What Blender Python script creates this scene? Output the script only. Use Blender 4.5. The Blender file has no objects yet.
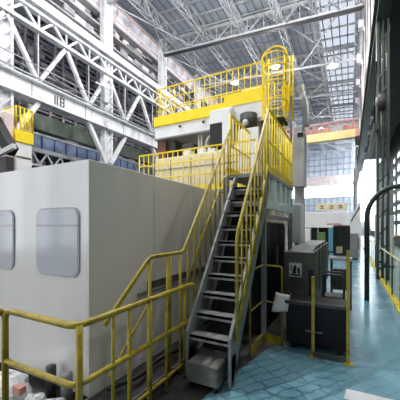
import bpy, math, random
from mathutils import Vector, Matrix
random.seed(7)
SC = bpy.context.scene
COL = SC.collection

def lin(c):
    return tuple(((v/255)/12.92 if v/255 <= .04045 else ((v/255+.055)/1.055)**2.4) for v in c) + (1.0,)

# ---------------------------------------------------------------- camera
F = 285.0
YAW = math.atan2(150.0, F)
cam = bpy.data.cameras.new('camera'); cam.sensor_width = 36; cam.lens = F/400*36
cam.shift_y = (226-200)/400.0; cam.clip_end = 300; cam.clip_start = .05
co = bpy.data.objects.new('camera', cam); COL.objects.link(co)
co.location = (0, 0, 1.6); co.rotation_euler = (math.pi/2, 0, YAW)
SC.camera = co
# ---------------------------------------------------------------- world, light, exposure
W = bpy.data.worlds.new('daylight'); SC.world = W; W.use_nodes = True
bg = W.node_tree.nodes['Background']
bg.inputs[0].default_value = (.94, .97, 1.0, 1); bg.inputs[1].default_value = 1.5
SC.view_settings.view_transform = 'Standard'; SC.view_settings.look = 'None'
SC.view_settings.gamma = 1; SC.view_settings.exposure = 0.75
SC.view_settings.use_curve_mapping = False
SC.cycles.use_denoising = True
SC.cycles.max_bounces = 8; SC.cycles.diffuse_bounces = 5
LAMP_W = 350
SKY_GLASS = 3.0

# ---------------------------------------------------------------- materials
def mat(name, rgb, rough=.5, metal=0., vary=.12, scale=3., bump=0., emit=0., rgb2=None, stretch=(1,1,1), detail=5, lo=.35, hi=.65):
    m = bpy.data.materials.new(name); m.use_nodes = True
    n = m.node_tree.nodes; L = m.node_tree.links
    b = n['Principled BSDF']; b.inputs['Roughness'].default_value = rough; b.inputs['Metallic'].default_value = metal
    c = lin(rgb)
    if vary or rgb2:
        tc = n.new('ShaderNodeTexCoord'); mp = n.new('ShaderNodeMapping'); mp.inputs['Scale'].default_value = stretch
        nz = n.new('ShaderNodeTexNoise'); nz.inputs['Scale'].default_value = scale; nz.inputs['Detail'].default_value = detail
        r = n.new('ShaderNodeValToRGB'); r.color_ramp.elements[0].position = lo; r.color_ramp.elements[1].position = hi
        a = lin(rgb2) if rgb2 else tuple(v*(1-vary) for v in c[:3])+(1,)
        r.color_ramp.elements[0].color = a
        r.color_ramp.elements[1].color = c if rgb2 else tuple(min(1, v*(1+vary)) for v in c[:3])+(1,)
        L.new(tc.outputs['Object'], mp.inputs[0]); L.new(mp.outputs[0], nz.inputs['Vector'])
        L.new(nz.outputs['Fac'], r.inputs[0]); L.new(r.outputs[0], b.inputs['Base Color'])
        if bump:
            bp = n.new('ShaderNodeBump'); bp.inputs['Strength'].default_value = bump; bp.inputs['Distance'].default_value = .02
            L.new(nz.outputs['Fac'], bp.inputs['Height']); L.new(bp.outputs[0], b.inputs['Normal'])
    else:
        b.inputs['Base Color'].default_value = c
    if emit:
        b.inputs['Emission Color'].default_value = c; b.inputs['Emission Strength'].default_value = emit
    return m

M = {}
def defm(k, *a, **kw): M[k] = mat(k, *a, **kw)
defm('enclosure_white', (230,228,226), .2, .0, .03, 1.2, stretch=(3,3,.3))
defm('enclosure_window', (196,200,208), .12, .1, .03, 1.)
defm('gasket', (182,182,184), .5)
defm('slot_dark', (30,30,32), .7)
defm('slot_grey', (84,84,88), .6)
defm('rail_yellow', (172,152,46), .38, 0, .10, 9., rgb2=(122,104,36), lo=.28, hi=.5)
defm('bright_yellow', (252,222,30), .45, 0, .06, 6.)
defm('stair_steel', (168,168,166), .5, 0, .2, 8., rgb2=(130,130,130))
defm('stringer_grey', (142,145,148), .5, .1, .1, 4.)
defm('step_worn', (150,148,142), .6, 0, .1, 5., rgb2=(92,92,90), lo=.42, hi=.75)
defm('pale_teal', (218,234,232), .5, 0, .08, 4.)
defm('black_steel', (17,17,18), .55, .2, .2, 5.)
defm('dark_grey', (62,63,64), .55, .1, .2, 5.)
defm('mid_grey', (128,130,132), .5, .1, .12, 4.)
defm('light_grey', (196,198,200), .45, .05, .06, 3.)
defm('machine_white', (232,234,236), .4, 0, .04, 3.)
defm('cream', (226,214,178), .5, 0, .07, 2.)
defm('brown_red', (120,72,54), .6)
defm('olive_grey', (104,106,97), .5, .05, .16, 3., rgb2=(76,78,70))
defm('paper', (236,236,232), .7, 0, .03)
defm('ink', (40,40,44), .7, 0, 0)
defm('red_ink', (190,40,40), .6, 0, 0)
defm('plastic_sheet', (230,232,234), .22, 0, .05, 6.)
defm('pink_card', (205,150,140), .6)
defm('hall_white', (222,224,228), .5, 0, .16, 1.5, rgb2=(176,178,184), lo=.3, hi=.5)
defm('hall_grey', (150,152,156), .55, 0, .14, 2.)
defm('truss_grey', (172,175,180), .55, 0, .1, 2.)
defm('truss_dark', (52,54,60), .6, 0, .1, 2.)
defm('lilac_panel', (188,182,188), .6, 0, .2, 1.3, rgb2=(140,134,142))
defm('pink_panel', (226,206,202), .6, 0, .1, 1.3)
defm('green_dark', (44,54,46), .6, 0, .25, 1.)
defm('green_panel', (96,108,98), .6, 0, .2, 1.)
defm('blue_tarp', (92,112,168), .6, 0, .3, .9, rgb2=(60,74,120))
defm('dark_panel', (46,46,50), .65, 0, .3, 1.)
defm('crane_green', (58,70,62), .5, .1, .2, 1.5)
defm('crane_yellow', (226,208,144), .5, 0, .08, 1.)
defm('crane_red', (196,150,140), .6, 0, .2, 1.)
defm('arch_green', (46,56,50), .45, .1, .15, 4.)
defm('cabinet_blue', (190,204,210), .5, 0, .06, 2.)
defm('teal_floor', (112,146,132), .3, 0, .15, 1.2)
defm('dark_floor', (74,73,70), .5, .1, .3, 2.5, rgb2=(40,40,40))
defm('kerb_yellow', (206,190,60), .5, 0, .2, 5.)
defm('floor_white', (206,206,214), .45, 0, .08, 3.)
defm('daylight_glass', (236,246,255), .3, 0, 0, emit=3.0)
defm('clerestory_glass', (206,204,214), .3, 0, .3, 1.2, emit=.35, rgb2=(120,120,136))
defm('blue_glass', (132,148,178), .2, 0, .4, .8, emit=.12, rgb2=(92,106,138))
defm('dim_glass', (164,172,184), .2, 0, .2, .7, emit=.2)
defm('warm_lens', (255,250,240), .3, 0, 0, emit=14.)
defm('rubber', (20,20,21), .5, 0, .1)
defm('red_plastic', (186,60,48), .5)
defm('leaf_green', (92,128,70), .6)
defm('cyan_plastic', (84,150,176), .5)

M['enclosure_white'].node_tree.nodes['Principled BSDF'].inputs['Coat Weight'].default_value = 1
M['enclosure_white'].node_tree.nodes['Principled BSDF'].inputs['Coat Roughness'].default_value = .12
def translucent(name, rgb):
    m = bpy.data.materials.new(name); m.use_nodes = True
    n = m.node_tree.nodes; L = m.node_tree.links
    n.remove(n['Principled BSDF'])
    t = n.new('ShaderNodeBsdfTranslucent'); t.inputs[0].default_value = lin(rgb)
    L.new(t.outputs[0], n['Material Output'].inputs[0]); return m
M['skylight'] = translucent('skylight', (150,154,162))

def deck_mat():
    m = mat('roof_deck', (140,148,160), .6, 0, .16, .5)
    n = m.node_tree.nodes; L = m.node_tree.links; b = n['Principled BSDF']
    src = b.inputs['Base Color'].links[0].from_socket
    tc = n.new('ShaderNodeTexCoord'); sp = n.new('ShaderNodeSeparateXYZ'); L.new(tc.outputs['Object'], sp.inputs[0])
    mm = n.new('ShaderNodeMath'); mm.operation = 'MULTIPLY'; mm.inputs[1].default_value = 1/.5; L.new(sp.outputs[0], mm.inputs[0])
    fr = n.new('ShaderNodeMath'); fr.operation = 'FRACT'; L.new(mm.outputs[0], fr.inputs[0])
    lt = n.new('ShaderNodeMath'); lt.operation = 'LESS_THAN'; lt.inputs[1].default_value = .16; L.new(fr.outputs[0], lt.inputs[0])
    mx = n.new('ShaderNodeMixRGB'); mx.blend_type = 'MULTIPLY'; L.new(lt.outputs[0], mx.inputs[0]); L.new(src, mx.inputs[1])
    mx.inputs[2].default_value = (.38, .39, .42, 1); L.new(mx.outputs[0], b.inputs['Base Color'])
    tr = n.new('ShaderNodeBsdfTranslucent'); L.new(mx.outputs[0], tr.inputs[0])
    ms = n.new('ShaderNodeMixShader'); ms.inputs[0].default_value = .07
    L.new(b.outputs[0], ms.inputs[1]); L.new(tr.outputs[0], ms.inputs[2]); L.new(ms.outputs[0], n['Material Output'].inputs[0])
    return m
M['roof_deck'] = deck_mat()

def floor_mat():
    # blue epoxy: colour blotches, and soft railing shadows painted as a dark grid
    m = mat('blue_epoxy', (126,170,184), .22, 0, .15, 1.6, rgb2=(92,136,152), lo=.3, hi=.7)
    n = m.node_tree.nodes; L = m.node_tree.links; b = n['Principled BSDF']
    src = b.inputs['Base Color'].links[0].from_socket
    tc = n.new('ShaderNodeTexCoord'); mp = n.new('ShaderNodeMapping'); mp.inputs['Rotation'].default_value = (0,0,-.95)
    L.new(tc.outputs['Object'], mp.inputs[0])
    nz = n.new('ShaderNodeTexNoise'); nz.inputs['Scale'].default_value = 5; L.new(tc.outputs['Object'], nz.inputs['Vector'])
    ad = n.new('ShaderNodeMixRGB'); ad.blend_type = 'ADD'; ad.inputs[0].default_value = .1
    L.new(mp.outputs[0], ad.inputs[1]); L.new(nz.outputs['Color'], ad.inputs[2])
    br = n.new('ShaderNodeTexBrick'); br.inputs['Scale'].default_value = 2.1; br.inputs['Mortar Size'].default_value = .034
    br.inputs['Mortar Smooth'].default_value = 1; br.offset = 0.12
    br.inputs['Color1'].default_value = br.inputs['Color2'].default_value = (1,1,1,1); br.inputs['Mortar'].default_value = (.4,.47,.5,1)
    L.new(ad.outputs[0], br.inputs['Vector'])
    # the painted shadow grid fades out away from the stair
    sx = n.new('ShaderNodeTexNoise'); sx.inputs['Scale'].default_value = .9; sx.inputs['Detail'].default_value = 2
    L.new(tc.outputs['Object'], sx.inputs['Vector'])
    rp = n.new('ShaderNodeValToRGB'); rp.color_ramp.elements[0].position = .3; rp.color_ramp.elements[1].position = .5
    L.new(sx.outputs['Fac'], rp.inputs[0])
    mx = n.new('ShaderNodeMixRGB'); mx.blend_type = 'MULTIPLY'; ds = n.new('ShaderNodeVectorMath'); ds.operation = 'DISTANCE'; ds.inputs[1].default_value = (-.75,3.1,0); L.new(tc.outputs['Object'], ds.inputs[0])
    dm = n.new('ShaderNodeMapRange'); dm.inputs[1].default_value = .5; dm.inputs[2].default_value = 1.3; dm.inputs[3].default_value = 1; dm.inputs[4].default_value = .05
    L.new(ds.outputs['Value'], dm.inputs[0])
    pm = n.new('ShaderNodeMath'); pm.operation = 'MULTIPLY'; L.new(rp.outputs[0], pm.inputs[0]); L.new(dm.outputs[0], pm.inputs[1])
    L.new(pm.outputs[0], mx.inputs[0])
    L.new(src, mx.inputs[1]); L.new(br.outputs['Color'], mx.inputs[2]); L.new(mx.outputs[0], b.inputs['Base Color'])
    rr = n.new('ShaderNodeMapRange'); rr.inputs[3].default_value = .1; rr.inputs[4].default_value = .36
    L.new(nz.outputs['Fac'], rr.inputs[0]); L.new(rr.outputs[0], b.inputs['Roughness'])
    return m
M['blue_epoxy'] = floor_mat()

# ---------------------------------------------------------------- mesh helpers
ORG = {}
class MB:
    def __init__(s): s.v = []; s.f = []; s.sm = []
    def quadmesh(s, vs, fs, smooth=False):
        o = len(s.v); s.v += [tuple(p) for p in vs]
        for f in fs: s.f.append(tuple(i+o for i in f)); s.sm.append(smooth)
        return s
    def box(s, x0, x1, y0, y1, z0, z1):
        return s.quadmesh([(x0,y0,z0),(x1,y0,z0),(x1,y1,z0),(x0,y1,z0),(x0,y0,z1),(x1,y0,z1),(x1,y1,z1),(x0,y1,z1)],
            [(0,3,2,1),(4,5,6,7),(0,1,5,4),(1,2,6,5),(2,3,7,6),(3,0,4,7)])
    def cbox(s, x0, x1, y0, y1, z0, z1, c=.01):
        # box with chamfered vertical and top edges
        p = [(x0+c,y0),(x1-c,y0),(x1,y0+c),(x1,y1-c),(x1-c,y1),(x0+c,y1),(x0,y1-c),(x0,y0+c)]
        q = [(x0+2*c,y0+c),(x1-2*c,y0+c),(x1-c,y0+2*c),(x1-c,y1-2*c),(x1-2*c,y1-c),(x0+2*c,y1-c),(x0+c,y1-2*c),(x0+c,y0+2*c)]
        v = [(a,b,z0) for a,b in p]+[(a,b,z1-c) for a,b in p]+[(a,b,z1) for a,b in q]
        f = [tuple(reversed(range(8))), tuple(range(16,24))]
        for k in range(8):
            j = (k+1)%8; f += [(k,j,8+j,8+k),(8+k,8+j,16+j,16+k)]
        return s.quadmesh(v, f)
    def prism(s, poly, axis, a, b):
        # poly in the two other axes, extruded along axis from a to b
        def P(u, w, t):
            return {'x':(t,u,w),'y':(u,t,w),'z':(u,w,t)}[axis]
        n = len(poly); v = [P(u,w,a) for u,w in poly]+[P(u,w,b) for u,w in poly]
        return s.quadmesh(v, [tuple(range(n)), tuple(reversed(range(n,2*n)))]+[(k,n+k,n+(k+1)%n,(k+1)%n) for k in range(n)])
    def bar(s, p, q, w, h=None, up=(0,0,1)):
        p, q = Vector(p), Vector(q); d = (q-p).normalized(); h = h or w
        u = Vector(up)
        if abs(d.dot(u)) > .98: u = Vector((1,0,0))
        a = d.cross(u).normalized()*w/2; b = d.cross(a).normalized()*h/2
        v = [p-a-b,p+a-b,p+a+b,p-a+b,q-a-b,q+a-b,q+a+b,q-a+b]
        return s.quadmesh(v, [(0,1,2,3),(7,6,5,4),(0,4,5,1),(1,5,6,2),(2,6,7,3),(3,7,4,0)])
    def tube(s, pts, r, n=8, closed=False):
        pts = [Vector(p) for p in pts]; m = len(pts); rings = []
        ref = None
        for i in range(m):
            a = pts[i-1] if (i or closed) else pts[i]; b = pts[(i+1)%m] if (i < m-1 or closed) else pts[i]
            t = (b-a).normalized()
            if ref is None:
                ref = Vector((0,0,1)) if abs(t.z) < .9 else Vector((1,0,0))
            e = (ref-t*ref.dot(t))
            e = e.normalized() if e.length > 1e-5 else Vector((1,0,0))
            ref = e; g = t.cross(e)
            rings.append([pts[i]+(e*math.cos(2*math.pi*k/n)+g*math.sin(2*math.pi*k/n))*r for k in range(n)])
        v = [p for R_ in rings for p in R_]; f = []
        for i in range(m if closed else m-1):
            j = (i+1)%m
            for k in range(n):
                l = (k+1)%n; f.append((i*n+k, i*n+l, j*n+l, j*n+k))
        if not closed: f += [tuple(reversed(range(n))), tuple(range((m-1)*n, m*n))]
        return s.quadmesh(v, f, True)
    def build(s, name, m, parent=None, origin=None):
        if parent is not None: o0 = Vector(ORG[parent.name])
        elif origin is not None: o0 = Vector(origin)
        else:
            xs = [p[0] for p in s.v]; ys = [p[1] for p in s.v]; zs = [p[2] for p in s.v]
            o0 = Vector(((min(xs)+max(xs))/2, (min(ys)+max(ys))/2, min(zs)))
        me = bpy.data.meshes.new(name); me.from_pydata([tuple(Vector(p)-o0) for p in s.v], [], s.f); me.update()
        me.polygons.foreach_set('use_smooth', s.sm)
        ms = m if isinstance(m, (list, tuple)) else [m]
        for q in ms: me.materials.append(M[q])
        if hasattr(s, 'mi'):
            me.polygons.foreach_set('material_index', s.mi)
        o = bpy.data.objects.new(name, me); COL.objects.link(o)
        if parent is not None: o.parent = parent
        else: o.location = o0
        ORG[o.name] = o0
        return o

def bend(pts, r, n=5):
    # round the inner corners of a polyline
    pts = [Vector(p) for p in pts]; out = [pts[0]]
    for i in range(1, len(pts)-1):
        a, b, c = pts[i-1], pts[i], pts[i+1]
        d1 = (a-b); d2 = (c-b); k = min(r, d1.length*.45, d2.length*.45)
        p = b+d1.normalized()*k; q = b+d2.normalized()*k
        for j in range(n+1):
            t = j/n; out.append(p*(1-t)**2+b*2*t*(1-t)+q*t*t)
    out.append(pts[-1]); return out

def tag(o, label, cat, group=None, kind=None):
    o['label'] = label; o['category'] = cat
    if group: o['group'] = group
    if kind: o['kind'] = kind
    return o
def thing(name, loc, label, cat, group=None):
    o = bpy.data.objects.new(name, None); o.empty_display_size = .2; COL.objects.link(o); o.location = loc
    ORG[o.name] = Vector(loc); return tag(o, label, cat, group)
def struct(name, mb, m):
    o = mb.build(name, m, None, (0,0,0)); o['kind'] = 'structure'; return o

# ================================================================ THE SETTING
XL, XR, YE = -13.0, .65, 58.0
struct('floor', MB().box(-20, 6, -12, 60, -.2, 0), 'dark_floor')
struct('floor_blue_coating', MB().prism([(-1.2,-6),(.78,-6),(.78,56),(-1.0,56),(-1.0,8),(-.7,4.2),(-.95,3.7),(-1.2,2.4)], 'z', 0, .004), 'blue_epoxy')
struct('floor_teal_coating', MB().box(.9, 3.2, 2, 56, 0, .004), 'teal_floor')
struct('floor_white_marking', MB().prism([(-.05,2.95),(.75,2.95),(.75,3.14),(-.03,3.14)], 'z', .004, .007), 'floor_white')
struct('floor_kerb', MB().box(.78, .9, 2, 56, 0, .05), 'kerb_yellow')
def chord(x): return 15.2-.077*(x+13)
def rz(x): return chord(x)+1.15
# roof deck as sloping slabs, a translucent strip along its right-hand side
def slab(x0, x1, y0, y1):
    return MB().quadmesh([(x0,y0,rz(x0)),(x1,y0,rz(x1)),(x1,y1,rz(x1)),(x0,y1,rz(x0))], [(0,3,2,1)])
struct('ceiling', slab(-14, -1.9, -8, YE), 'roof_deck')
struct('ceiling_edge_strip', slab(.55, 1.1, -8, YE), 'roof_deck')
sk = MB().quadmesh([(-1.9,-8,rz(-1.9)),(.55,-8,rz(.55)),(.55,YE,rz(.55)),(-1.9,YE,rz(-1.9))], [(0,3,2,1)])
struct('ceiling_skylight', sk, 'skylight')
# trusses across the hall, one per column line
COLY = [6.87+5.86*k for k in range(-1, 9)]
for i, y in enumerate(COLY):
    b = MB(); n = 12
    xs = [XL+(XR-XL)*k/n for k in range(n+1)]
    b.bar((XL,y,chord(XL)), (XR,y,chord(XR)), .12, .14)
    b.bar((XL,y,rz(XL)-.12), (XR,y,rz(XR)-.12), .16, .16)
    for k in range(n):
        lo, hi = (xs[k], xs[k+1]) if k%2 == 0 else (xs[k+1], xs[k])
        b.bar((lo,y,chord(lo)), (hi,y,rz(hi)-.12), .06)
        b.bar((xs[k],y,chord(xs[k])), (xs[k],y,rz(xs[k])-.12), .05)
    struct('ceiling_truss', b, 'truss_grey')
b = MB()
b.bar((XL,18.7,chord(XL)-.05),(XR,18.7,chord(XR)-.05),.26,.2)
for k in range(46): b.bar((XL+.15+k*.3,18.7,chord(XL)-.1-.077*(k*.3)),(XL+.15+k*.3,18.7,chord(XL)+.12-.077*(k*.3)),.1)
struct('trim_cable_tray', b, 'truss_dark')
# lattice girders along the hall
for x in (-11.6, -9.2, -6.6, -4.0, -1.9, .45):
    b = MB(); zt, zb = rz(x)-.1, chord(x)+.05
    for dx in (-.16, .16): b.bar((x+dx,0,zb), (x+dx,YE,zb), .055)
    b.bar((x,0,zt), (x,YE,zt), .1)
    y = .5; k = 0
    while y < YE-1.2:
        for dx in (-.16, .16):
            b.bar((x+dx,y,zb), (x,y+.6,zt), .035); b.bar((x,y+.6,zt), (x+dx,y+1.2,zb), .035)
        b.bar((x-.16,y,zb), (x+.16,y+1.2,zb), .04)
        y += 1.2
    struct('ceiling_beam', b, 'truss_grey')
# purlins across, under the deck
b = MB(); y = .8
while y < YE:
    b.bar((XL,y,rz(XL)-.05), (XR,y,rz(XR)-.05), .07, .11); y += 1.17
struct('ceiling_purlin_trim', b, 'hall_grey')
b = MB()
for k in range(5):
    x = -1.65+k*.5; b.bar((x,-8,rz(x)-.02),(x,YE,rz(x)-.02),.06,.05)
struct('ceiling_skylight_trim', b, 'truss_dark')
# flat bracing in the chord plane
b = MB()
for k in range(len(COLY)-1):
    y0, y1 = COLY[k], COLY[k+1]
    for x0, x1 in ((-13,-10.4),(-3.6,-.5)):
        b.bar((x0,y0,chord(x0)), (x1,y1,chord(x1)), .06); b.bar((x1,y0,chord(x1)), (x0,y1,chord(x0)), .06)
struct('ceiling_brace_trim', b, 'truss_grey')

# ---- left wall line: columns, crane girders, lattice
for y in COLY:
    b = MB()
    for dy in (-.28, .28): b.box(XL-.35, XL+.05, y+dy-.05, y+dy+.05, 0, 16.2)
    b.box(XL-.2, XL-.1, y-.28, y+.28, 0, 16.2)
    z = .6
    while z < 16:
        b.bar((XL+.02,y-.25,z), (XL+.02,y+.25,z+.55), .05); z += .6
    struct('column', b, 'hall_white')
struct('beam_crane_girder', MB().box(XL-.2,XL+.02,1,57,7.5,8.25).box(XL-.5,XL+.25,1,57,7.42,7.5).box(XL-.5,XL+.25,1,57,8.25,8.33), 'hall_white')
b = MB()
for k in range(36): b.box(XL+.02, XL+.05, 2.0+k*1.5, 2.03+k*1.5, 7.5, 8.25)
b.bar((XL+.3,1,8.4),(XL+.3,57,8.4),.06); b.bar((XL+.3,1,8.95),(XL+.3,57,8.95),.04)
struct('trim_girder_stiffeners', b, 'hall_grey')
b = MB()
b.box(XL-.1,XL+.2,1,57,10.7,10.85); b.box(XL-.45,XL+.35,1,57,11.75,12.15); b.box(XL-.1,XL+.2,1,57,11.5,11.62)
y = COLY[0]
while y < 56:
    b.bar((XL+.05,y,10.8),(XL+.05,y+.73,11.55),.1); b.bar((XL+.05,y+.73,11.55),(XL+.05,y+1.465,10.8),.1)
    b.bar((XL+.05,y,10.8),(XL+.05,y,11.55),.07); y += 1.465
struct('beam_upper_lattice', b, 'hall_white')
b = MB()
for k in range(len(COLY)-1):
    y = COLY[k]; s_ = 5.86/4
    for a, c in (((0,10.75),(1,8.35)),((1,8.35),(2,10.75)),((2,10.75),(3,8.35)),((3,8.35),(4,10.75))):
        b.bar((XL,y+a[0]*s_,a[1]), (XL,y+c[0]*s_,c[1]), .17)
    for q in (1, 3): b.bar((XL,y+q*s_,8.35),(XL,y+q*s_,10.7),.035)
    # knee braces under the girder
    b.bar((XL,y+.2,5.4),(XL,y+1.5,7.45),.2); b.bar((XL,y+5.66,5.4),(XL,y+4.36,7.45),.2)
struct('trim_wall_bracing', b, 'hall_white')
# upper wall over the girders: ledges, panels and a stepped clerestory
mats = ['lilac_panel','pink_panel','hall_grey','dark_panel','hall_white','green_panel']
def mosaic(x, y0, y1, z0, z1, sy, sz, wts, depth=.25):
    b = MB(); b.mi = []
    z = z0
    while z < z1-.01:
        h = min(sz*random.uniform(.7,1.3), z1-z)
        if z1-z-h < sz*.3: h = z1-z
        y = y0
        while y < y1-.01:
            w = min(sy*random.uniform(.6,1.5), y1-y)
            d = random.uniform(0, depth); k = random.choices(range(len(wts)), wts)[0]
            b.box(x-.4, x+d, y, y+w-.03, z, z+h-.03); b.mi += [k]*6
            y += w
        z += h
    return b
b = mosaic(XL-1.0, 0, 57, 12.2, 14.6, .6, .3, [5,3,4,3,3,1], .35)
struct('wall_left_upper', b, mats)
b = MB()
for z in (12.9, 13.7, 14.5): b.box(XL-.9, XL-.35, 0, 57, z, z+.1)
struct('trim_upper_ledges', b, 'hall_grey')
b = MB(); c = MB(); y = 0; i = 0
while y < 56:
    c.quadmesh([(XL-.9,y+.06,14.6),(XL-.9,y+1.1,14.6),(XL-.45,y+1.1,15.9),(XL-.45,y+.06,15.9)], [(0,1,2,3)])
    b.bar((XL-.9,y,14.6),(XL-.4,y,15.95),.12); b.bar((XL-.43,y,15.9),(XL-.43,y+1.17,15.9),.16); b.bar((XL-.86,y,14.75),(XL-.86,y+1.17,14.75),.14)
    b.bar((XL-.66,y,15.2),(XL-.66,y+1.17,15.2),.07)
    y += 1.17
struct('window_clerestory', c, 'clerestory_glass'); struct('trim_clerestory_frames', b, 'pink_panel')
# the aisle behind the left column line
mats2 = ['dark_panel','green_dark','green_panel','lilac_panel','hall_grey','blue_tarp','hall_white']
struct('wall_left', mosaic(-18.5, 0, 57, 0, 16, .75, .42, [4,3,3,6,6,1.5,4], .8), mats2)
b = MB()
for z, t in ((9.1,.1),(9.9,.08),(10.5,.1),(5.9,.22),(6.9,.1)): b.box(-16.2, -16.0, 0, 57, z, z+t)
y = .5
while y < 56:
    b.bar((-16.1,y,5.2),(-16.1,y+.45,5.9),.09); b.bar((-16.1,y+.45,5.9),(-16.1,y+.9,5.2),.09); y += .9
b.box(-16.2,-16.0,0,57,5.08,5.2)
struct('trim_aisle_lattice', b, 'hall_white')
b = MB()
for k in range(8):
    y = 4+k*5.86
    b.box(-16.6,-16.3,y,y+.3,0,12)
struct('trim_aisle_posts', b, 'hall_grey')
struct('ceiling_aisle', MB().quadmesh([(-19,-2,16),(-13.9,-2,16),(-13.9,57,16),(-19,57,16)],[(0,3,2,1)]), 'skylight')  # translucent aisle roof, unseen, put in to light the aisle wall
struct('trim_aisle_band', MB().box(-16.6,-16.4,0,57,7.35,8.3), 'green_panel')
struct('window_1', MB().box(-16.9,-16.8,5,55,6.15,7.3), 'blue_glass')
b = MB()
for k in range(60): b.box(-16.8,-16.74,5+k*.85,5.07+k*.85,6.1,7.25)
struct('trim_window_bars', b, 'blue_tarp')

b = MB()
for k in range(22):
    z = 8.3+k*.33; b.box(-16.9,-16.8,0,57,z,z+random.uniform(.05,.12))
for k in range(60): b.bar((-16.7,1+k*.95,8.3),(-16.7,1+k*.95+random.choice((0,0,.6)),15.5),random.uniform(.05,.14))
struct('trim_aisle_grid', b, 'lilac_panel')
# crossing pipes and small boxes hung on the aisle lattice
b = MB()
for k in range(40):
    y = random.uniform(3,50); z = random.uniform(8.4,14)
    b.bar((-15.6,y,z),(-15.6,y+random.uniform(1.5,4),z+random.choice((0,0,.9,-.9))),random.uniform(.05,.14))
    b.bar((-15.2,y,z),(-15.2,y,z+random.uniform(.8,2.5)),random.uniform(.05,.12))
struct('trim_aisle_pipes', b, 'hall_grey')
b = MB()
for k in range(34):
    y = random.uniform(3,50); z = random.choice((3.2,4.2,5.2,6.4)); b.bar((-15.0,y,z),(-15.0,y+random.uniform(.6,3),z),random.uniform(.08,.3)); b.bar((-15.0,y,z-1.2),(-15.0,y+.7,z),.07)
struct('trim_aisle_ducts', b, 'lilac_panel')
# painted mark on the girder face
b = MB(); y0, z0 = 9.15, 7.66
for yy in (0,.13): b.box(XL+.02,XL+.03,y0+yy,y0+yy+.06,z0,z0+.44)
b.box(XL+.02,XL+.03,y0+.3,y0+.36,z0,z0+.44); b.box(XL+.02,XL+.03,y0+.5,y0+.56,z0,z0+.44)
for q in (0,.19,.38): b.box(XL+.02,XL+.03,y0+.36,y0+.5,z0+q,z0+q+.06)
struct('trim_girder_mark', b, 'dark_panel')
# ---- right side: crane girder, columns, side bay
struct('beam_crane_girder_right', MB().box(.82,.94,1,57,7.8,8.8).box(.7,1.03,1,57,7.72,7.8).box(.7,1.03,1,57,8.8,8.88), 'crane_green')
b = mosaic(1.2, 4, 44, 8.9, 15.2, .9, 1.5, [3,2,4,5,3,3], .3)
struct('wall_right_upper', b, mats)
for y, m in ((10.2,'crane_green'),):
    b = MB()
    for dx in (-.13,.13): b.box(.87+dx-.03,.87+dx+.03,y-.2,y+.2,0,7.72)
    b.box(.85,.89,y-.2,y+.2,0,7.72)
    for k in range(14): b.bar((.76,y-.2,.3+k*.52),(.98,y-.2,.55+k*.52),.04)
    struct('column', b, m)
    b2 = MB().box(.7,1.1,y-.3,y+.3,8.9,14.9)
    struct('column', b2, 'hall_grey')
for y in (31,42,54):
    struct('column', MB().box(.5,.62,y-.2,y+.2,0,8.8).box(.46,.66,y-.25,y+.25,8.8,9.1).box(.44,.5,y-.2,y-.1,0,8.8), 'hall_grey')
b = MB()
for k in range(14): b.bar((.55,4+k*4,14.2),(1.05,4+k*4,12.9),.12); b.box(.45,.75,3.9+k*4,4.3+k*4,13.7,14.3)
b.bar((.7,1,14.2),(.7,57,14.2),.12)
struct('trim_roof_brackets', b, 'hall_white')
struct('ceiling_side_bay', MB().box(1.2,6,-8,38,9.2,9.4), 'dark_panel')
# side-bay wall with tall windows
b = MB(); b.box(3.2,3.4,-8,46,7.2,9.2); b.box(3.2,3.4,-8,22,0,7.2); b.box(3.2,3.4,30,46,0,7.2); b.box(3.2,3.4,-8,58,0,.9)
struct('wall_right', b, 'green_dark')
c = MB().box(3.3,3.34,22,30,.9,7.2); struct('window_2', c, 'daylight_glass')
b = MB()
for k in range(4): b.box(3.14,3.3,22+k*2.4,22.3+k*2.4,.9,7.2)
for z in (1.7,2.5,3.2,4.2,5.3,6.3): b.box(3.12,3.3,22,30,z,z+.3)
struct('trim_window_mullions', b, 'green_dark')
struct('window_6', MB().box(3.3,3.34,46,58,.9,15), 'daylight_glass')
b = MB()
for k in range(5): b.box(3.2,3.3,46+k*3,46.2+k*3,.9,15)
struct('trim_far_window_bars', b, 'hall_white')

# ---- far end wall
b = MB(); b.box(-13.5,.7,YE,YE+.3,9.1,10.9); struct('wall_end_band', b, 'pink_panel')
struct('wall_end', MB().box(-13.5,3.4,YE+.3,YE+.5,0,16.6), 'hall_grey')
struct('window_3', MB().box(-13.5,.7,YE+.1,YE+.28,7.0,9.1), 'daylight_glass')
struct('window_4', MB().box(-13.5,.7,YE+.1,YE+.28,10.9,16.4).box(-13.5,.7,YE+.1,YE+.28,4.2,6.9), 'dim_glass')
b = MB()
for k in range(14): b.box(-13+k,-12.9+k,YE,YE+.1,10.9,16.4); b.box(-13+k,-12.9+k,YE,YE+.1,4.2,6.9)
for z in (5.4,6.85,11.9,12.9,14): b.box(-13.5,.7,YE,YE+.1,z,z+.12)
struct('trim_end_mullions', b, 'hall_grey')
struct('window_5', MB().box(.95,3.0,YE+.1,YE+.28,2.4,15.5), 'daylight_glass')
b = MB().box(1.9,2.0,YE,YE+.1,2.4,15.5)
for z in (6,10,13): b.box(.95,3,YE,YE+.1,z,z+.15)
struct('trim_end_window_bars', b, 'hall_white')

# ---- unseen back wall, closed right and open left to shape the light
struct('wall_back', MB().box(-3.5,6,-8.3,-8,0,16).box(-19,-3.5,-8.3,-8,8,16), 'hall_grey')
# unseen side wall, its gaps placed to reflect as streaks on the enclosure
b = MB(); ys = [-8.0,-7.7,-6.8,-6.2,-5.2,-4.8,-3.8,-3.3]
for k in range(0, 8, 2): b.box(-14.3,-14,ys[k],ys[k+1],0,9)
struct('wall_left_unseen', b, 'hall_grey')
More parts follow.
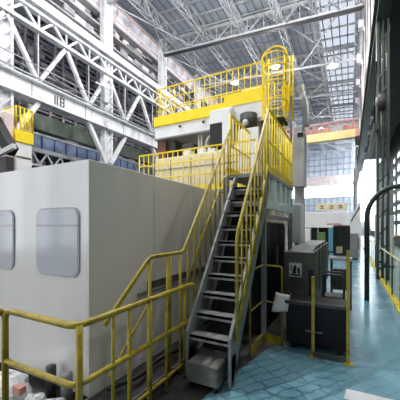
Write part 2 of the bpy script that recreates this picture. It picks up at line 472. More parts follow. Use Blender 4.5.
# ================================================================ HIGH-BAY LAMPS
def lamp(x, y, label, z=None, power=1, top=None):
    z = z or chord(x)-.9
    t = thing('high_bay_lamp', (x,y,z), label, 'lamp', 'high bay lamps under the roof')
    b = MB(); n = 14
    prof = [(.08,.42),(.12,.3),(.3,.1),(.34,0)]
    v = [(x+r*math.cos(2*math.pi*k/n), y+r*math.sin(2*math.pi*k/n), z+h) for r,h in prof for k in range(n)]
    f = [(i*n+k,i*n+(k+1)%n,(i+1)*n+(k+1)%n,(i+1)*n+k) for i in range(3) for k in range(n)]
    b.quadmesh(v, f, True); b.build('lamp_shade', 'light_grey', t)
    MB().tube([(x,y,z+.4),(x,y,top or rz(x)-.02)], .02, 6).build('stem', 'mid_grey', t)
    v = [(x+.32*math.cos(2*math.pi*k/n), y+.32*math.sin(2*math.pi*k/n), z+.02) for k in range(n)]
    MB().quadmesh(v, [tuple(reversed(range(n)))]).build('lens', 'warm_lens', t)
    ld = bpy.data.lights.new('bulb', 'POINT'); ld.shadow_soft_size = .12; ld.energy = LAMP_W*power; ld.color = (1,.98,.95)
    lo = bpy.data.objects.new('bulb', ld); COL.objects.link(lo); lo.parent = t; lo.location = (0,0,-.2)
    return t
lamp(-5.03, 21.8, 'glowing high bay lamp under the grey roof, just above the cage of the yellow ladder')
lamp(-1.12, 23.2, 'glowing high bay lamp near the bright skylight strip of the roof', 13.4, .5)
lamp(-8.8, 23.2, 'high bay lamp behind the yellow railing, nearer the left wall')
lamp(-3.1, 38.0, 'small glowing lamp far down the hall above the crane')
lamp(-8.8, 38.0, 'small lamp far down the hall towards the left wall')
lamp(-6.5, 2.2, 'added high bay lamp over the white enclosure, above the picture', power=5)  # unseen lamp added to brighten the machine front and enclosure face
lamp(.1, 4.6, 'added high bay lamp over the blue aisle by the stairs, above the picture', power=1.1)  # added overhead to lift the right-facing sides and the floor
lamp(2.2, 6.0, 'added high bay lamp in the dark side bay, outside the picture', 8.2, .5, 9.2)  # no source known here; added to light the right-facing faces
lamp(-2.4, 13.2, 'added high bay lamp over the far part of the blue aisle, above the picture', power=2.5)  # put in out of view to brighten the booth fascia
lamp(-5.0, 9.5, 'added high bay lamp over the milling machine, above the picture')  # extra unseen lamp, there for light on the machine top
lamp(-9.4, 11.4, 'added high bay lamp over the aisle beside the left columns, above the picture')  # also unseen, added for general light in the hall

# ================================================================ WHITE ENCLOSURE (front left)
BX, BY, BT = -2.07, 1.8, 2.2
t = thing('machine_enclosure', (-3.6,3.4,0), 'large white sheet-metal machine enclosure with rounded windows behind the yellow corner rail', 'machine enclosure')
MB().box(-6.2, BX-.03, BY, BY+.05, .06, BT).build('front_panel', 'enclosure_white', t)
MB().cbox(BX-.03, BX, BY-.002, 5.0, .06, BT, .005).build('side_panel', 'enclosure_white', t)
MB().box(-6.2, BX-.05, BY+.02, 5.0, BT-.06, BT-.01).build('top_panel', 'enclosure_white', t)
MB().box(-6.2, BX-.03, BY+.03, 4.97, 0, .06).build('plinth', 'slot_dark', t)
def rrect(cx, cz, w, h, r, n=6):
    out = []
    for sx, sz, a0 in ((1,-1,-90),(1,1,0),(-1,1,90),(-1,-1,180)):
        for k in range(n+1):
            a = math.radians(a0+90*k/n); out.append((cx+sx*(w/2-r)+r*math.cos(a), cz+sz*(h/2-r)+r*math.sin(a)))
    return out
for cx, cz, w in ((-2.505,1.447,.60), (-3.54,1.447,.62)):
    g = MB().prism(rrect(cx,cz,w+.03,.66,.10), 'y', BY-.012, BY+.01).build('window_gasket', 'gasket', t)
    g['label'] = 'grey rubber gasket'
    MB().prism(rrect(cx,cz,w,.63,.09), 'y', BY-.016, BY).build('window_pane', 'enclosure_window', g)
    MB().box(cx-w/2+.01,cx+w/2-.01,BY-.02,BY-.015,cz+.155,cz+.165).build('window_reflection', 'gasket', g)  # thin strips stand in for reflection lines across the pane
    MB().box(cx-w/2+.01,cx+w/2-.01,BY-.02,BY-.015,cz-.168,cz-.16).build('window_reflection', 'gasket', g)
MB().box(BX-.02,BX+.002,2.62,4.4,.86,.95).build('service_slot', 'slot_grey', t)  # flush strip, the shade of the recess is put into its grey
MB().box(BX-.01,BX+.012,2.45,4.4,.82,.86).build('slot_lip', 'stringer_grey', t)
b = MB()
for y in (2.75, 3.7, 4.6): b.box(BX,BX+.002,y,y+.006,.95,BT-.02)
b.build('panel_seam', 'gasket', t)

# debris at the foot of the enclosure
def blob(name, c, s, m, seed, parent=None):
    rnd = random.Random(seed); n, q = 12, 7; v = [(c[0],c[1],c[2])]
    f = []; b = MB(); v = []
    for i in range(q+1):
        a = math.pi*i/q
        for k in range(n):
            e = 2*math.pi*k/n; j = 1+.28*(rnd.random()-.5)
            v.append((c[0]+s[0]*math.sin(a)*math.cos(e)*j, c[1]+s[1]*math.sin(a)*math.sin(e)*j, max(.005, c[2]+s[2]*math.cos(a)*j)))
    f = [(i*n+k,(i+1)*n+k,(i+1)*n+(k+1)%n,i*n+(k+1)%n) for i in range(q) for k in range(n)]
    return b.quadmesh(v, f, False).build(name, m, parent)
tag(blob('plastic_bag', (-2.78,1.5,.10), (.24,.16,.15), 'plastic_sheet', 3), 'crumpled shiny white plastic bag on the floor below the enclosure, beside the rail post', 'bag')
tag(blob('plastic_bag', (-2.40,1.50,.07), (.11,.10,.09), 'plastic_sheet', 9), 'smaller crumpled pale bag with a pink patch lying towards the rail corner', 'bag')
tag(blob('rag', (-2.16,1.52,.08), (.12,.1,.09), 'light_grey', 5), 'pale grey rag bundle on the floor by the corner rail post', 'rag')
tag(MB().box(-2.54,-2.44,1.40,1.46,.18,.24).build('carton', 'pink_card'), 'small pinkish red carton lying on the plastic bags', 'box')
tag(MB().tube([(-2.46,1.70,0),(-2.46,1.70,.30)], .045, 12).build('canister', 'dark_grey'), 'dark narrow canister standing against the enclosure foot', 'canister')
tag(MB().tube([(-2.24,1.70,0),(-2.24,1.70,.28)], .05, 12).build('canister', 'mid_grey'), 'grey narrow canister standing beside the pale rag bundle', 'canister')

# ================================================================ NEAR CORNER RAIL
RX, RY = -1.565, 1.25
t = thing('guard_rail', (RX,RY,0), 'yellow tubular guard rail with a rounded corner in front of the white enclosure', 'railing')
def railpts(z): return bend([(-2.36,RY,z),(RX,RY,z),(RX,2.85,z)], .09)
MB().tube(bend([(-2.36,RY,0),(-2.36,RY,.95),(RX,RY,.95),(RX,2.80,.95),(RX,2.86,.86),(RX,2.86,0)], .09), .024, 10).build('handrail', 'rail_yellow', t)
MB().tube(railpts(.56), .021, 10).build('mid_rail', 'rail_yellow', t)
MB().tube(bend([(RX,RY,.14),(RX,2.85,.14)], .05), .016, 8).build('low_rail', 'rail_yellow', t)
for x, y, r in ((RX,RY+.03,.024),(RX,2.02,.024),(RX,1.58,.014),(RX,1.76,.017),(RX,2.62,.014),(RX,2.28,.014)):
    MB().tube([(x,y,0),(x,y,.95)], r, 10).build('post', 'rail_yellow', t)
MB().tube(bend([(-2.385,.9,.97),(-2.385,1.2,.97),(-2.40,1.27,.9),(-2.40,1.27,0)], .05), .022, 10).build('end_post', 'rail_yellow', t)

# ================================================================ STAIRCASE
SY0, SZ0, SG, SH = 2.48, .265, .145, .19
def sz(y): return SZ0+(y-SY0)*SH/SG
t = thing('steel_staircase', (-1.33,2.5,0), 'steep grey steel staircase with yellow handrails climbing to the machine platform', 'staircase')
for k in range(1, 11):
    y = SY0+k*SG; z = SZ0+k*SH
    s_ = MB().box(-1.50,-1.05,y,y+.14,z-.03,z).box(-1.50,-1.05,y,y+.012,z-.055,z).build('step', 'stair_steel', t)
    MB().box(-1.49,-1.06,y-.002,y+.03,z,z+.004).build('nosing', 'stringer_grey', s_)
for x0, x1 in ((-1.53,-1.50),(-1.05,-1.02)):
    y0, y1 = 2.58, 4.05
    poly = [(y0,sz(y0)-.36),(y0+.12,0) if False else (y0+.05,sz(y0)-.36),(y1,sz(y1)-.26),(y1,sz(y1)+.05),(y1-.14,sz(y1-.14)+.10),(y0,sz(y0)+.10)]
    MB().prism(poly, 'x', x0, x1).build('stringer', 'stringer_grey', t)
    MB().box(x0,x1,2.60,2.72,0,.32).build('stringer_foot', 'stringer_grey', t)
bt = MB().cbox(-1.43,-1.10,2.44,2.80,.07,.265,.012).build('bottom_step', 'step_worn', t)
bt['label'] = 'worn box step at the foot of the stair'
for x in (-1.42,-1.15):
    for y in (2.47,2.75): MB().box(x,x+.03,y,y+.03,0,.075).build('step_foot', 'black_steel', t)
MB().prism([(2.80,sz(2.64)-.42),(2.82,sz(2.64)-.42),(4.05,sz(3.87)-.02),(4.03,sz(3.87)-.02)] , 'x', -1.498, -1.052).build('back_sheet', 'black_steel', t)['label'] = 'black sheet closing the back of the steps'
# left handrail
LX = -1.62
MB().tube(bend([(LX,1.55,.86),(LX,2.09,1.316),(LX,2.68,1.316),(LX,4.06,3.06)], .06), .02, 8).build('handrail', 'rail_yellow', t)
MB().tube([(LX,1.6,.45),(LX,2.09,.91)], .012, 8).build('mid_rail', 'rail_yellow', t)
MB().tube([(LX,2.6,.78),(LX,4.06,2.62)], .014, 8).build('mid_rail', 'rail_yellow', t)
for y in (2.09,2.38,2.42,2.62): MB().tube([(LX,y,0),(LX,y,1.31)], .016, 8).build('baluster', 'rail_yellow', t)
for k in range(9):
    y = 2.78+k*.15; MB().tube([(LX,y,sz(y)-.1),(LX,y,1.316+(y-2.68)*1.264)], .013, 8).build('baluster', 'rail_yellow', t)
# right handrail
RX2 = -.995
MB().tube(bend([(RX2,2.68,.45),(RX2,2.68,1.51),(RX2,3.9,3.2)], .1), .02, 8).build('handrail', 'rail_yellow', t)
MB().tube([(RX2,2.68,.52),(RX2,3.9,2.46)], .02, 8).build('mid_rail', 'rail_yellow', t)
for k in range(8):
    y = 2.83+k*.15; MB().tube([(RX2,y,sz(y)-.05),(RX2,y,1.51+(y-2.68)*1.385)], .012, 8).build('baluster', 'rail_yellow', t)

# ================================================================ PLATFORM over the stair head
PZ = 2.37
t = thing('access_platform', (-1.33,5,0), 'raised steel platform with dense yellow railings at the head of the stairs', 'platform')
MB().box(-1.66,-1.02,4.02,6.05,PZ-.05,PZ).build('deck', 'stringer_grey', t)
MB().box(-1.08,-1.03,3.85,5.95,1.85,1.98).box(-1.6,-1.03,3.9,3.95,1.88,1.98).build('edge_beam', 'pale_teal', t)
for k in range(5): MB().box(-1.09,-1.03,4.0+k*.42,4.14+k*.42,1.98,PZ-.05).build('bracket', 'pale_teal', t)
for y in (3.92, 5.82):
    for x in (-1.06,-1.62): MB().box(x-.03,x+.03,y-.03,y+.03,0,1.88 if x>-1.1 else PZ-.05).build('post', 'stringer_grey', t)
MB().box(-1.07,-1.03,3.95,5.85,1.70,1.76).build('hanger_rail', 'stringer_grey', t)
for k in range(4): MB().box(-1.07,-1.04,4.15+k*.5,4.19+k*.5,1.76,1.85).build('hanger', 'pale_teal', t)
def guard(pts, z0, z1, step, m, par, r=.011, rr=.018, mids=(.5,), toe=.12):
    (xa,ya),(xb,yb) = pts; L_ = math.hypot(xb-xa,yb-ya); n = max(1, round(L_/step))
    MB().tube([(xa,ya,z1),(xb,yb,z1)], rr, 8).build('top_rail', m, par)
    for q in mids: MB().tube([(xa,ya,z0+(z1-z0)*q),(xb,yb,z0+(z1-z0)*q)], rr*.75, 6).build('mid_rail', m, par)
    if toe: MB().bar((xa,ya,z0+toe/2),(xb,yb,z0+toe/2),.012,toe).build('toe_board', m, par)
    for k in range(n+1):
        u = k/n; x, y = xa+(xb-xa)*u, ya+(yb-ya)*u
        MB().tube([(x,y,z0),(x,y,z1)], r*1.5 if k in (0,n) else r, 6).build('baluster', m, par)
guard([(-1.05,4.04),(-1.05,6.0)], PZ, 3.3, .17, 'bright_yellow', t)
guard([(LX,4.06),(LX,5.02)], PZ, 3.3, .13, 'bright_yellow', t)
guard([(-1.62,6.02),(-1.05,6.02)], PZ, 3.3, .12, 'bright_yellow', t)

t = thing('machine_walkway', (-3.2,5.7,0), 'long yellow railed walkway running behind the white enclosure to the stair head', 'walkway')
MB().box(-4.6,-1.67,5.42,6.08,PZ-.06,PZ).build('deck', 'stringer_grey', t)
for x in (-4.5,-3.3,-1.8): MB().box(x-.04,x+.04,5.5,5.58,0,PZ-.06).build('post', 'stringer_grey', t)
guard([(-4.55,5.47),(LX-.02,5.47)], PZ, 3.3, .14, 'bright_yellow', t, mids=(.38,.72))

# dark unit under the platform
t = thing('hydraulic_cabinet', (-1.36,4.9,0), 'black hydraulic cabinet in the dark opening under the platform', 'cabinet')
MB().cbox(-1.58,-1.14,4.1,5.75,0,1.66,.02).build('body', 'black_steel', t)
for k in range(3): MB().box(-1.14,-1.125,4.15+k*.53,4.63+k*.53,.12,1.58).build('door', 'black_steel', t)
MB().box(-1.125,-1.10,4.95,5.0,.9,1.25).build('handle', 'mid_grey', t)
MB().box(-1.56,-1.16,4.08,4.1,.1,1.5).build('vent_plate', 'black_steel', t)

# ================================================================ MILLING MACHINE
t = thing('gantry_milling_machine', (-3,7,0), 'huge white and cream gantry milling machine with a high cross beam', 'milling machine')
MB().cbox(-4.6,-1.75,6.15,9,0,3.38,.03).build('base_casing', 'cream', t)
b = MB()
for x in (-4.1,-3.5,-2.9,-2.3): b.box(x,x+.02,6.14,6.16,.2,3.3)
b.box(-4.6,-1.75,6.14,6.16,3.05,3.08)
b.build('casing_seam', 'mid_grey', t)
cb = MB().cbox(-4.86,-1.74,6.5,7.7,4.04,4.38,.03).build('cross_beam', 'machine_white', t)
for x0, x1, yf, z0, z1 in ((-4.86,-2.72,6.46,4.37,4.63),(-2.72,-1.74,6.42,4.48,4.78)):
    MB().box(x0,x1,yf,6.52,z0,z1).build('beam_stripe', 'bright_yellow', t)['label'] = 'bright yellow band along the beam'
MB().box(-2.72,-1.74,6.44,6.52,4.1,4.48).build('beam_pad', 'machine_white', t)
MB().box(-4.86,-1.74,6.49,7.7,4.0,4.04).build('beam_underside', 'mid_grey', t)
for x in (-4.55,): MB().cbox(x-.1,x+.25,6.7,7.6,3.38,4.03,.02).build('beam_support', 'dark_grey', t)
MB().box(-4.84,-4.56,6.6,7.6,3.38,4.0).build('beam_end_block', 'brown_red', t)
# saddle, ram, spindle
MB().cbox(-3.08,-2.48,6.36,6.48,4.06,4.45,.015).build('saddle', 'machine_white', t)
MB().cbox(-2.68,-2.46,6.2,6.46,3.4,4.36,.015).build('ram', 'machine_white', t)
MB().cbox(-3.05,-2.69,6.3,6.5,3.5,4.1,.01).build('slide_cover', 'slot_dark', t)
MB().tube([(-2.1,6.42,3.85),(-2.1,6.42,4.2)], .2, 16).tube([(-2.1,6.42,3.62),(-2.1,6.42,3.86)], .13, 16).build('spindle_head', 'dark_grey', t)
MB().tube([(-2.1,6.24,3.95),(-2.1,6.18,3.95)], .07, 14).build('spindle_cap', 'light_grey', t)
for x in (-3.5,-3.42): MB().tube([(x,6.6,3.36),(x,6.6,4.03)], .03, 8).build('pipe', 'light_grey', t)
MB().cbox(-3.98,-3.62,6.5,6.9,3.38,3.78,.02).build('drive_box', 'dark_grey', t)
MB().tube(bend([(-3.3,6.5,3.42),(-3.2,6.5,3.85),(-2.95,6.55,3.95)],.15), .035, 8).build('hose', 'light_grey', t)
for x in (-4.0,-3.3): MB().tube([(x,6.46,4.25),(x,6.45,4.25)], .04, 10).build('bolt_cap', 'dark_grey', t)
for x in (-3.8,-3.4,-3.1): MB().cbox(x,x+.2,6.3,6.5,3.38,3.55,.02).build('way_cover', 'machine_white', t)
MB().cbox(-2.25,-1.76,6.1,6.16,2.42,3.78,.015).build('front_door', 'machine_white', t)
# right column and its cabinet
MB().cbox(-1.74,-1.5,6.3,7.7,0,4.1,.03).build('column', 'cream', t)
MB().cbox(-2.45,-1.80,6.9,7.5,4.46,5.05,.02).build('drive_housing', 'cream', t)
b = MB()
for k in range(4): b.box(-2.95+k*.09,-2.9+k*.09,7.0,7.02,4.6,4.95)
b.box(-3.0,-2.55,7.02,7.5,4.44,5.0); b.build('vent_box', 'dark_grey', t)

t = thing('guard_fence', (-3.1,6.6,4.38), 'yellow guard fence of upright bars around the top of the machine beam', 'fence')
for yy in (6.55, 7.65): guard([(-4.84,yy),(-1.78,yy)], 4.38, 5.43, .155, 'bright_yellow', t, mids=(.42,.72), toe=.0, r=.009)
guard([(-4.84,6.55),(-4.84,7.65)], 4.38, 5.43, .155, 'bright_yellow', t, mids=(.42,.72), toe=.2, r=.009)

t = thing('caged_ladder', (-1.42,6.35,PZ), 'tall yellow ladder inside a hooped safety cage on the right of the beam', 'ladder')
cx, cy, cr = -1.47, 6.28, .27
for x in (-.17,.17): MB().tube([(cx+x,6.48,PZ),(cx+x,6.48,5.4)], .022, 8).build('stile', 'bright_yellow', t)
for k in range(11): MB().tube([(cx-.17,6.48,PZ+.2+k*.28),(cx+.17,6.48,PZ+.2+k*.28)], .013, 6).build('rung', 'bright_yellow', t)
for z in (3.92,4.3,4.7,5.05,5.3):
    MB().tube([(cx+cr*math.cos(a),cy+.05+cr*math.sin(a),z) for a in [2*math.pi*k/20 for k in range(20)]], .016, 6, True).build('hoop', 'bright_yellow', t)
for k in range(9):
    a = math.radians(160+k*27.5); x, y = cx+cr*math.cos(a), cy+.05+cr*math.sin(a)
    MB().bar((x,y,3.9),(x,y,5.32),.028,.012).build('cage_strap', 'bright_yellow', t)
MB().tube(bend([(cx-.27,cy,5.1),(cx-.27,cy,5.42),(cx,cy,5.56),(cx+.27,cy,5.42),(cx+.27,cy,5.1)],.2), .018, 8).build('top_arch', 'bright_yellow', t)
MB().box(cx-.26,cx+.24,6.12,6.6,3.86,3.9).build('cage_base', 'black_steel', t)
b = MB()
for x in (cx+.29, cx+.36): MB().tube([(x,6.5,3.9),(x,6.5,5.35)], .02, 8).build('side_post', 'bright_yellow', t)
MB().cbox(cx+.12,cx+.3,6.5,6.7,4.2,4.75,.01).build('yellow_shield', 'bright_yellow', t)

t = thing('energy_chain', (-1.0,6.4,3.6), 'black curved cable chain arching down beside the caged ladder', 'cable chain')
pts = bend([(-1.0,6.78,4.75),(-.98,6.7,4.6),(-.86,6.5,4.2),(-.84,6.5,3.75)], .3, 8)
for p, q in zip(pts, pts[1:]): MB().bar(p, q, .12, .1, (0,1,0)).build('link', 'mid_grey', t)
MB().tube([(p.x+.07,p.y-.07,p.z) for p in pts], .02, 8).build('cable', 'light_grey', t)

t = thing('control_column', (-1,6.55,0), 'tall pale grey control column standing right of the platform', 'cabinet')
MB().cbox(-1.10,-.86,6.4,6.8,2.45,3.62,.015).build('upper_cabinet', 'light_grey', t)
MB().cbox(-1.06,-.9,6.42,6.8,3.62,3.75,.01).build('cable_box', 'light_grey', t)
MB().box(-1.0,-.88,6.39,6.41,3.5,3.6).build('vent', 'slot_dark', t)
MB().cbox(-1.08,-.9,6.5,6.8,0,2.45,.015).build('pedestal', 'light_grey', t)
MB().cbox(-1.04,-.86,6.0,6.4,1.25,2.05,.02).build('side_box', 'machine_white', t)
MB().box(-1.0,-.9,6.05,6.4,0,1.25).build('leg', 'dark_grey', t)
tag(MB().tube([(-1.085,6.12,0),(-1.085,6.12,4.3)], .022, 10).build('conduit_pipe', 'dark_grey'), 'thin dark vertical conduit rising beside the platform railing', 'pipe')

# ================================================================ RIGHT-HAND EQUIPMENT
t = thing('small_guard_rail', (-1.084,3.6,0), 'small yellow corner guard rail at the right of the stair foot', 'railing')
cz_ = 1.057
pts = [(-1.0,3.33,0),(-1.0,3.33,cz_),(-1.0,3.91,cz_),(-.80,3.86,cz_),(-.80,3.86,0)]
pts = [(x-.07 if x < -.9 else x, y, z) for x, y, z in pts]
MB().tube(bend(pts,.04), .014, 8).build('handrail', 'rail_yellow', t)
MB().tube([(-1.07,3.33,.56),(-1.07,3.91,.56),(-.80,3.86,.56)], .01, 6).build('mid_rail', 'rail_yellow', t)
MB().tube([(-1.07,3.91,0),(-1.07,3.91,cz_)], .014, 8).build('post', 'rail_yellow', t)
MB().bar((-1.07,3.91,.06),(-.80,3.86,.06),.01,.12).build('toe_board', 'rail_yellow', t)
MB().bar((-1.07,3.33,.06),(-1.07,3.91,.06),.01,.12).build('toe_board', 'rail_yellow', t)

t = thing('chip_conveyor', (-.6,5,0), 'olive grey chip conveyor housing with a white notice beside the small corner rail', 'conveyor')
MB().prism([(4.3,.42),(7.3,.42),(7.3,1.22),(4.3,1.22)], 'x', -.86, -.45).build('housing', 'olive_grey', t)
MB().prism([(4.5,1.22),(5.0,1.27),(7.1,1.27),(7.1,1.22)], 'x', -.82, -.49).build('lid', 'mid_grey', t)
MB().box(-.83,-.48,4.36,7.2,0,.42).build('base', 'black_steel', t)
MB().box(-.52,-.46,4.288,4.302,.55,.98).build('slot', 'slot_dark', t)
for y in (5.1,5.7,6.3): MB().box(-.452,-.442,y,y+.02,.55,1.3).build('rib', 'dark_grey', t)
s_ = thing('notice', (-.70,4.29,1.0), 'white square notice with a dark pictogram on the olive grey housing', 'sign')
zc = .965; MB().box(-.785,-.612,4.284,4.297,zc-.1,zc+.1).build('board', 'paper', s_)
b = MB().box(-.775,-.62,4.281,4.285,zc-.085,zc-.06)
b.prism([(-.745,zc-.055),(-.725,zc+.05),(-.70,zc+.075),(-.68,zc+.04),(-.69,zc-.055)], 'y', 4.281, 4.285)
b.prism([(-.672,zc-.05),(-.668,zc+.03),(-.64,zc+.045),(-.632,zc-.05)], 'y', 4.281, 4.285)
b.box(-.765,-.75,4.281,4.285,zc-.02,zc+.07); b.build('pictogram', 'ink', s_)

t = thing('chip_bin', (-.35,4.0,0), 'low black steel chip bin on the blue floor in front of the conveyor', 'bin')
MB().prism([(3.86,.08),(4.26,.08),(4.26,.62),(3.80,.62)], 'x', -.74, -.02).build('body', 'black_steel', t)
MB().box(-.76,0,3.78,3.83,.60,.64).box(-.76,-.73,3.78,4.27,.60,.64).box(-.03,0,3.78,4.27,.60,.64).build('rim', 'dark_grey', t)
for x in (-.68,-.12):
    for y in (3.9,4.18): MB().tube([(x-.02,y,.045),(x+.03,y,.045)], .042, 12).build('wheel', 'rubber', t)
MB().box(-.5,-.3,3.83,3.85,.26,.28).build('handle', 'mid_grey', t)

t = thing('machine_guard_frame', (-.3,3.72,0), 'narrow yellow post frame standing before the black chip bin', 'guard frame')
for x, y, h in ((-.40,3.74,.98),(-.02,3.70,1.32)):
    MB().box(x-.018,x+.018,y-.018,y+.018,0,h).build('post', 'rail_yellow', t)
    MB().box(x-.05,x+.05,y-.05,y+.05,.0,.015).build('foot_plate', 'rail_yellow', t)
MB().box(-.40,-.02,3.705,3.735,.02,.07).build('sill_bar', 'dark_grey', t)

# white sheet hanging on the small rail
b = MB(); n = 6
v = []
for i in range(n+1):
    for j in range(n+1):
        u, w = i/n, j/n
        v.append((-.86+.17*u-.05*w+.03*w*u, 3.80-.02*math.sin(5*u)-.05*w, .73-.03*u-.25*w+.05*u*w))
b.quadmesh(v, [(i*(n+1)+j,(i+1)*(n+1)+j,(i+1)*(n+1)+j+1,i*(n+1)+j+1) for i in range(n) for j in range(n)], True)
o = b.build('plastic_sheet', 'paper'); md = o.modifiers.new('thick', 'SOLIDIFY'); md.thickness = .008
tag(o, 'crumpled white sheet tied to the post of the small corner rail', 'sheet')

t = thing('operator_console', (-.2,6.2,0), 'dark operator console with a yellow sticker on a stand behind the chip bin', 'console')
MB().cbox(-.30,0,6.2,6.4,1.02,1.62,.02).build('cabinet', 'dark_grey', t)
MB().box(-.27,-.03,6.19,6.2,1.1,1.58).build('screen_panel', 'green_dark', t)
MB().box(-.24,-.13,6.18,6.192,1.07,1.2).build('sticker', 'cream', t)
MB().box(-.36,.04,6.1,6.42,.93,.98).build('shelf', 'light_grey', t)
for x in (-.34,-.0):
    for y in (6.14,6.38): MB().box(x,x+.03,y,y+.03,0,.93).build('leg', 'dark_grey', t)
MB().cbox(-.3,-.04,6.2,6.38,.35,.75,.02).build('drawer_unit', 'olive_grey', t)

t = thing('step_stand', (-.22,4.9,0), 'low dark tubular step stand behind the chip bin', 'stand')
for y in (4.75,5.05): MB().tube(bend([(-.36,y,0),(-.36,y,.86),(-.08,y,.86),(-.08,y,0)],.06), .016, 8).build('frame', 'dark_grey', t)
for z in (.25,.5): MB().box(-.36,-.08,4.75,5.05,z,z+.03).build('step', 'olive_grey', t)

# right-hand arch and side rail
tag(MB().tube(bend([(.32,7.1,0),(.32,7.1,2.0),(.62,7.1,2.40),(1.3,7.1,2.46),(1.62,7.1,2.0),(1.62,7.1,0)],.35,8), .05, 12).build('pipe_arch', 'arch_green'),
    'dark green bent pipe arch standing at the right edge of the blue aisle', 'pipe arch')
t = thing('aisle_rail', (.84,9,0), 'pale handrail on thin posts along the yellow kerb of the blue aisle', 'railing')
MB().tube(bend([(.84,5.2,.93),(.84,13,.93),(.84,20,.93)],.1), .02, 8).build('handrail', 'cream', t)
for k in range(13): MB().tube([(.84,5.3+k*1.2,.05),(.84,5.3+k*1.2,.93)], .013, 8).build('post', 'arch_green', t)
t = thing('safety_hoop', (1.1,9,0), 'pale hooped rail behind the aisle handrail', 'hoop')
MB().tube(bend([(.98,9,0),(.98,9,1.35),(1.22,9,1.35),(1.22,9,0)],.1), .02, 8).build('frame', 'cream', t)
MB().tube([(.98,9,.6),(1.22,9,.6)], .012, 8).build('cross_bar', 'cream', t)
for x, y, w, h, lab in ((1.15,13,.34,2.0,'pale blue electrical cabinet beside the dark column, right of a slimmer one'),(.98,14.6,.22,2.1,'slim pale blue electrical cabinet left of a wider one past the pipe arch')):
    t = thing('electrical_cabinet', (x,y,0), lab, 'cabinet')
    MB().cbox(x,x+w,y,y+.4,.08,h,.01).build('body', 'cabinet_blue', t)
    MB().box(x+.02,x+w-.02,y-.012,y,.15,h-.06).build('door', 'cabinet_blue', t)
    MB().box(x+w-.07,x+w-.05,y-.03,y-.012,1.0,1.2).build('handle', 'dark_grey', t)
    MB().box(x,x+w,y,y+.4,0,.08).build('plinth', 'black_steel', t)
t = thing('jib_hoist', (.95,10,4.4), 'dark jib arm with a round hoist hanging by the green column', 'hoist')
MB().tube([(.70,9.7,5.15),(.90,9.7,5.15)], .24, 16).build('drum', 'dark_grey', t)
MB().tube([(.66,9.7,5.2),(.70,9.7,5.2)], .12, 14).build('hub', 'light_grey', t)
MB().bar((.68,9.7,4.5),(.80,15.9,4.95),.14,.2).build('arm', 'crane_green', t)
MB().bar((.69,9.75,6.4),(.72,11.6,4.75),.05).build('tie_rod', 'crane_green', t)
MB().tube([(.80,9.7,5.0),(.80,9.7,4.0)], .015, 6).build('chain', 'mid_grey', t)
t = thing('machine_cabinet', (2,11,0), 'tall dark machine cabinet at the far right beyond the aisle rail', 'cabinet')
MB().cbox(1.75,2.9,10.5,11.5,0,2.2,.02).build('body', 'green_dark', t)
MB().box(1.74,1.75,10.6,11.4,.2,2.0).build('door', 'black_steel', t)
MB().box(1.85,2.8,10.48,10.5,.3,1.0).build('panel', 'black_steel', t)

# ================================================================ FAR HALL
t = thing('inspection_booth', (-1.4,20.5,0), 'white booth with a red line of lettering on its fascia far down the aisle', 'booth')
MB().cbox(-2.85,0,20,21.8,1.5,2.5,.03).build('fascia', 'machine_white', t)
b = MB()
for k in range(9): b.box(-1.3+k*.09,-1.24+k*.09,19.985,20.002,1.68,1.76)
b.build('lettering', 'red_ink', t)
for x in (-2.8,-1.9,-.9,-.08): MB().box(x,x+.08,20.05,20.15,0,1.5).build('post', 'stringer_grey', t)
MB().box(-2.8,-.05,21.6,21.7,0,1.5).build('back_panel', 'dark_grey', t)
MB().box(-2.85,0,19.97,20.02,1.5,1.56).build('trim', 'machine_white', t)
t = thing('signboard', (-.9,23,2.5), 'cream signboard with brown characters above the white booth', 'sign')
MB().box(-2.2,-.15,22.98,23.04,2.75,3.25).build('board', 'cream', t)
b = MB()
for x in (-1.98,-1.38,-.78):
    b.box(x,x+.3,22.965,22.982,2.88,2.93); b.box(x,x+.3,22.965,22.982,3.05,3.1); b.box(x+.12,x+.17,22.965,22.982,2.86,3.14)
    if x > -1.9: b.box(x+.24,x+.29,22.965,22.982,2.88,3.1)
b.build('lettering', 'brown_red', t)
for x in (-2.1,-.3): MB().box(x,x+.07,23.04,23.1,0,3.2).build('leg', 'hall_grey', t)
t = thing('machine_tool', (.3,20,0), 'white machine tool with a slanted dark edge beside the blue aisle', 'machine')
MB().prism([(.03,0),(.58,0),(.58,3.0),(.42,3.0),(.08,2.1),(.03,2.1)], 'y', 19.5, 22).build('body', 'machine_white', t)
MB().bar((.05,19.48,1.9),(.5,19.48,2.75),.05,.05).build('slanted_edge', 'slot_dark', t)
MB().box(.05,.5,19.47,19.5,.15,.9).build('lower_door', 'mid_grey', t)
def crate(x, y, w, h, m, lab, cat='crate', name='crate'):
    t = thing(name, (x,y,0), lab, cat)
    MB().cbox(x,x+w,y,y+.5,.08,h,.02).build('body', m, t); MB().box(x+.03,x+w-.03,y+.02,y+.48,0,.08).build('base', 'slot_dark', t)
    MB().cbox(x+.02,x+w-.02,y-.02,y,.2,h-.1,.005).build('front_panel', m, t)
crate(-2.5,18.6,.36,1.45,'machine_white','white upright crate under the left end of the booth')
crate(-1.75,18.9,.42,1.2,'leaf_green','green crate under the booth fascia beside the white one')
crate(-1.15,18.8,.3,1.5,'cyan_plastic','narrow cyan upright crate under the booth fascia')
crate(-2.9,17.6,.34,1.0,'pink_card','small pinkish crate on the floor at the left end of the booth')
crate(-.75,17.2,.5,.9,'mid_grey','grey crate beside the aisle in front of the booth')
crate(-.1,15.2,.45,1.25,'mid_grey','grey steel locker at the edge of the aisle before the white machine tool', 'locker', 'locker')
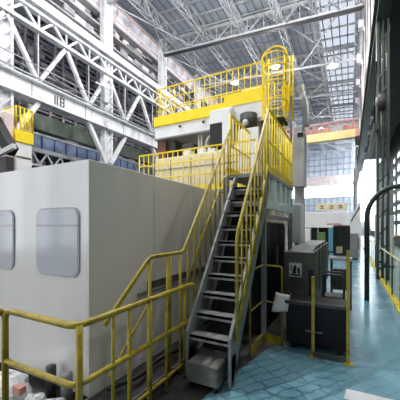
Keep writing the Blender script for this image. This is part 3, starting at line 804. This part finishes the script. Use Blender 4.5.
# overhead crane
t = thing('overhead_crane', (-6.2,28,8.9), 'yellow overhead travelling crane bridge with a reddish lattice behind it', 'crane')
MB().cbox(-12.5,.6,26.6,27.2,8.92,9.6,.03).build('girder', 'crane_yellow', t)
b = MB()
for yy in (29.0,):
    b.box(-12.5,.6,yy,yy+.12,9.7,9.85); b.box(-12.5,.6,yy,yy+.12,11.1,11.25)
    for k in range(20):
        x = -12.5+k*.655
        b.bar((x,yy+.06,9.75),(x+.33,yy+.06,11.15),.1); b.bar((x+.33,yy+.06,11.15),(x+.65,yy+.06,9.75),.1)
b.box(-12.5,.6,29.15,29.2,9.9,10.8)
b.build('lattice', 'crane_red', t)
for x in (-12.6,.4): MB().cbox(x,x+.28,26.3,29.5,8.9,9.5,.02).build('end_carriage', 'crane_red', t)
MB().cbox(-1.4,-.6,27.2,29,9.6,10.2,.03).build('trolley', 'hall_grey', t)
MB().box(-3.95,-3.6,26.5,26.6,8.75,9.2).build('buffer', 'red_plastic', t)

# far-left second machine with yellow guard
t = thing('milling_machine_tower', (-9.2,5.4,0), 'white machine tower topped by a small yellow railing in front of the left wall', 'machine')
MB().cbox(-9.8,-9.2,5.18,5.7,0,4.25,.03).build('tower', 'machine_white', t)
MB().box(-9.83,-9.17,5.15,5.72,4.25,4.62).build('yellow_base', 'bright_yellow', t)
MB().box(-9.2,-9.19,5.3,5.6,3.0,3.08).box(-9.2,-9.19,5.2,5.65,3.75,3.80).build('panel_line', 'dark_grey', t)
for pp in ([(-9.8,5.18),(-9.2,5.18)],[(-9.2,5.18),(-9.2,5.7)],[(-9.8,5.7),(-9.2,5.7)]): guard(pp, 4.62, 5.35, .13, 'bright_yellow', t, mids=(.6,), toe=0, r=.016)
t = thing('tool_changer', (-9.0,4.6,0), 'dark machine body with a slanted arm beside the white tower', 'machine')
MB().cbox(-9.7,-8.45,4.5,4.72,0,3.55,.02).build('body', 'blue_tarp' if False else 'dark_grey', t)
MB().bar((-9.3,4.6,4.75),(-8.36,4.6,3.68),.26,.3).build('arm', 'black_steel', t)
MB().bar((-9.4,4.44,3.5),(-7.95,4.44,3.74),.1,.13).build('rail', 'light_grey', t)
MB().cbox(-9.6,-8.98,4.74,4.98,0,5.0,.03).build('upper_housing', 'pink_panel', t)

t = thing('junction_box', (-12.85,12.37,8.8), 'pale grey junction box hung beside the white column above the crane girder', 'junction box')
MB().cbox(-12.85,-12.6,12.05,12.4,8.8,9.7,.02).build('body', 'hall_grey', t)
MB().box(-12.6,-12.585,12.09,12.36,8.86,9.6).build('door', 'light_grey', t)
MB().box(-12.84,-12.76,11.6,12.6,9.75,9.82).build('bracket', 'hall_white', t)
# clutter by the stair foot
t = thing('drip_tray', (-1.8,2.4,0), 'dark steel drip tray on the floor between the rail and the enclosure', 'tray')
MB().box(-2.02,-1.66,1.6,3.6,.0,.05).build('tray', 'dark_grey', t)
MB().box(-2.03,-2.01,1.6,3.6,.05,.1).box(-1.67,-1.65,1.6,3.6,.05,.1).build('rim', 'mid_grey', t)
tag(MB().tube(bend([(-1.95,1.9,.12),(-1.8,2.2,.14),(-1.9,2.6,.12),(-1.75,3.0,.14),(-1.85,3.4,.12)],.2), .025, 8).build('hose', 'rubber'), 'black rubber hose lying in the drip tray beside the enclosure', 'hose')
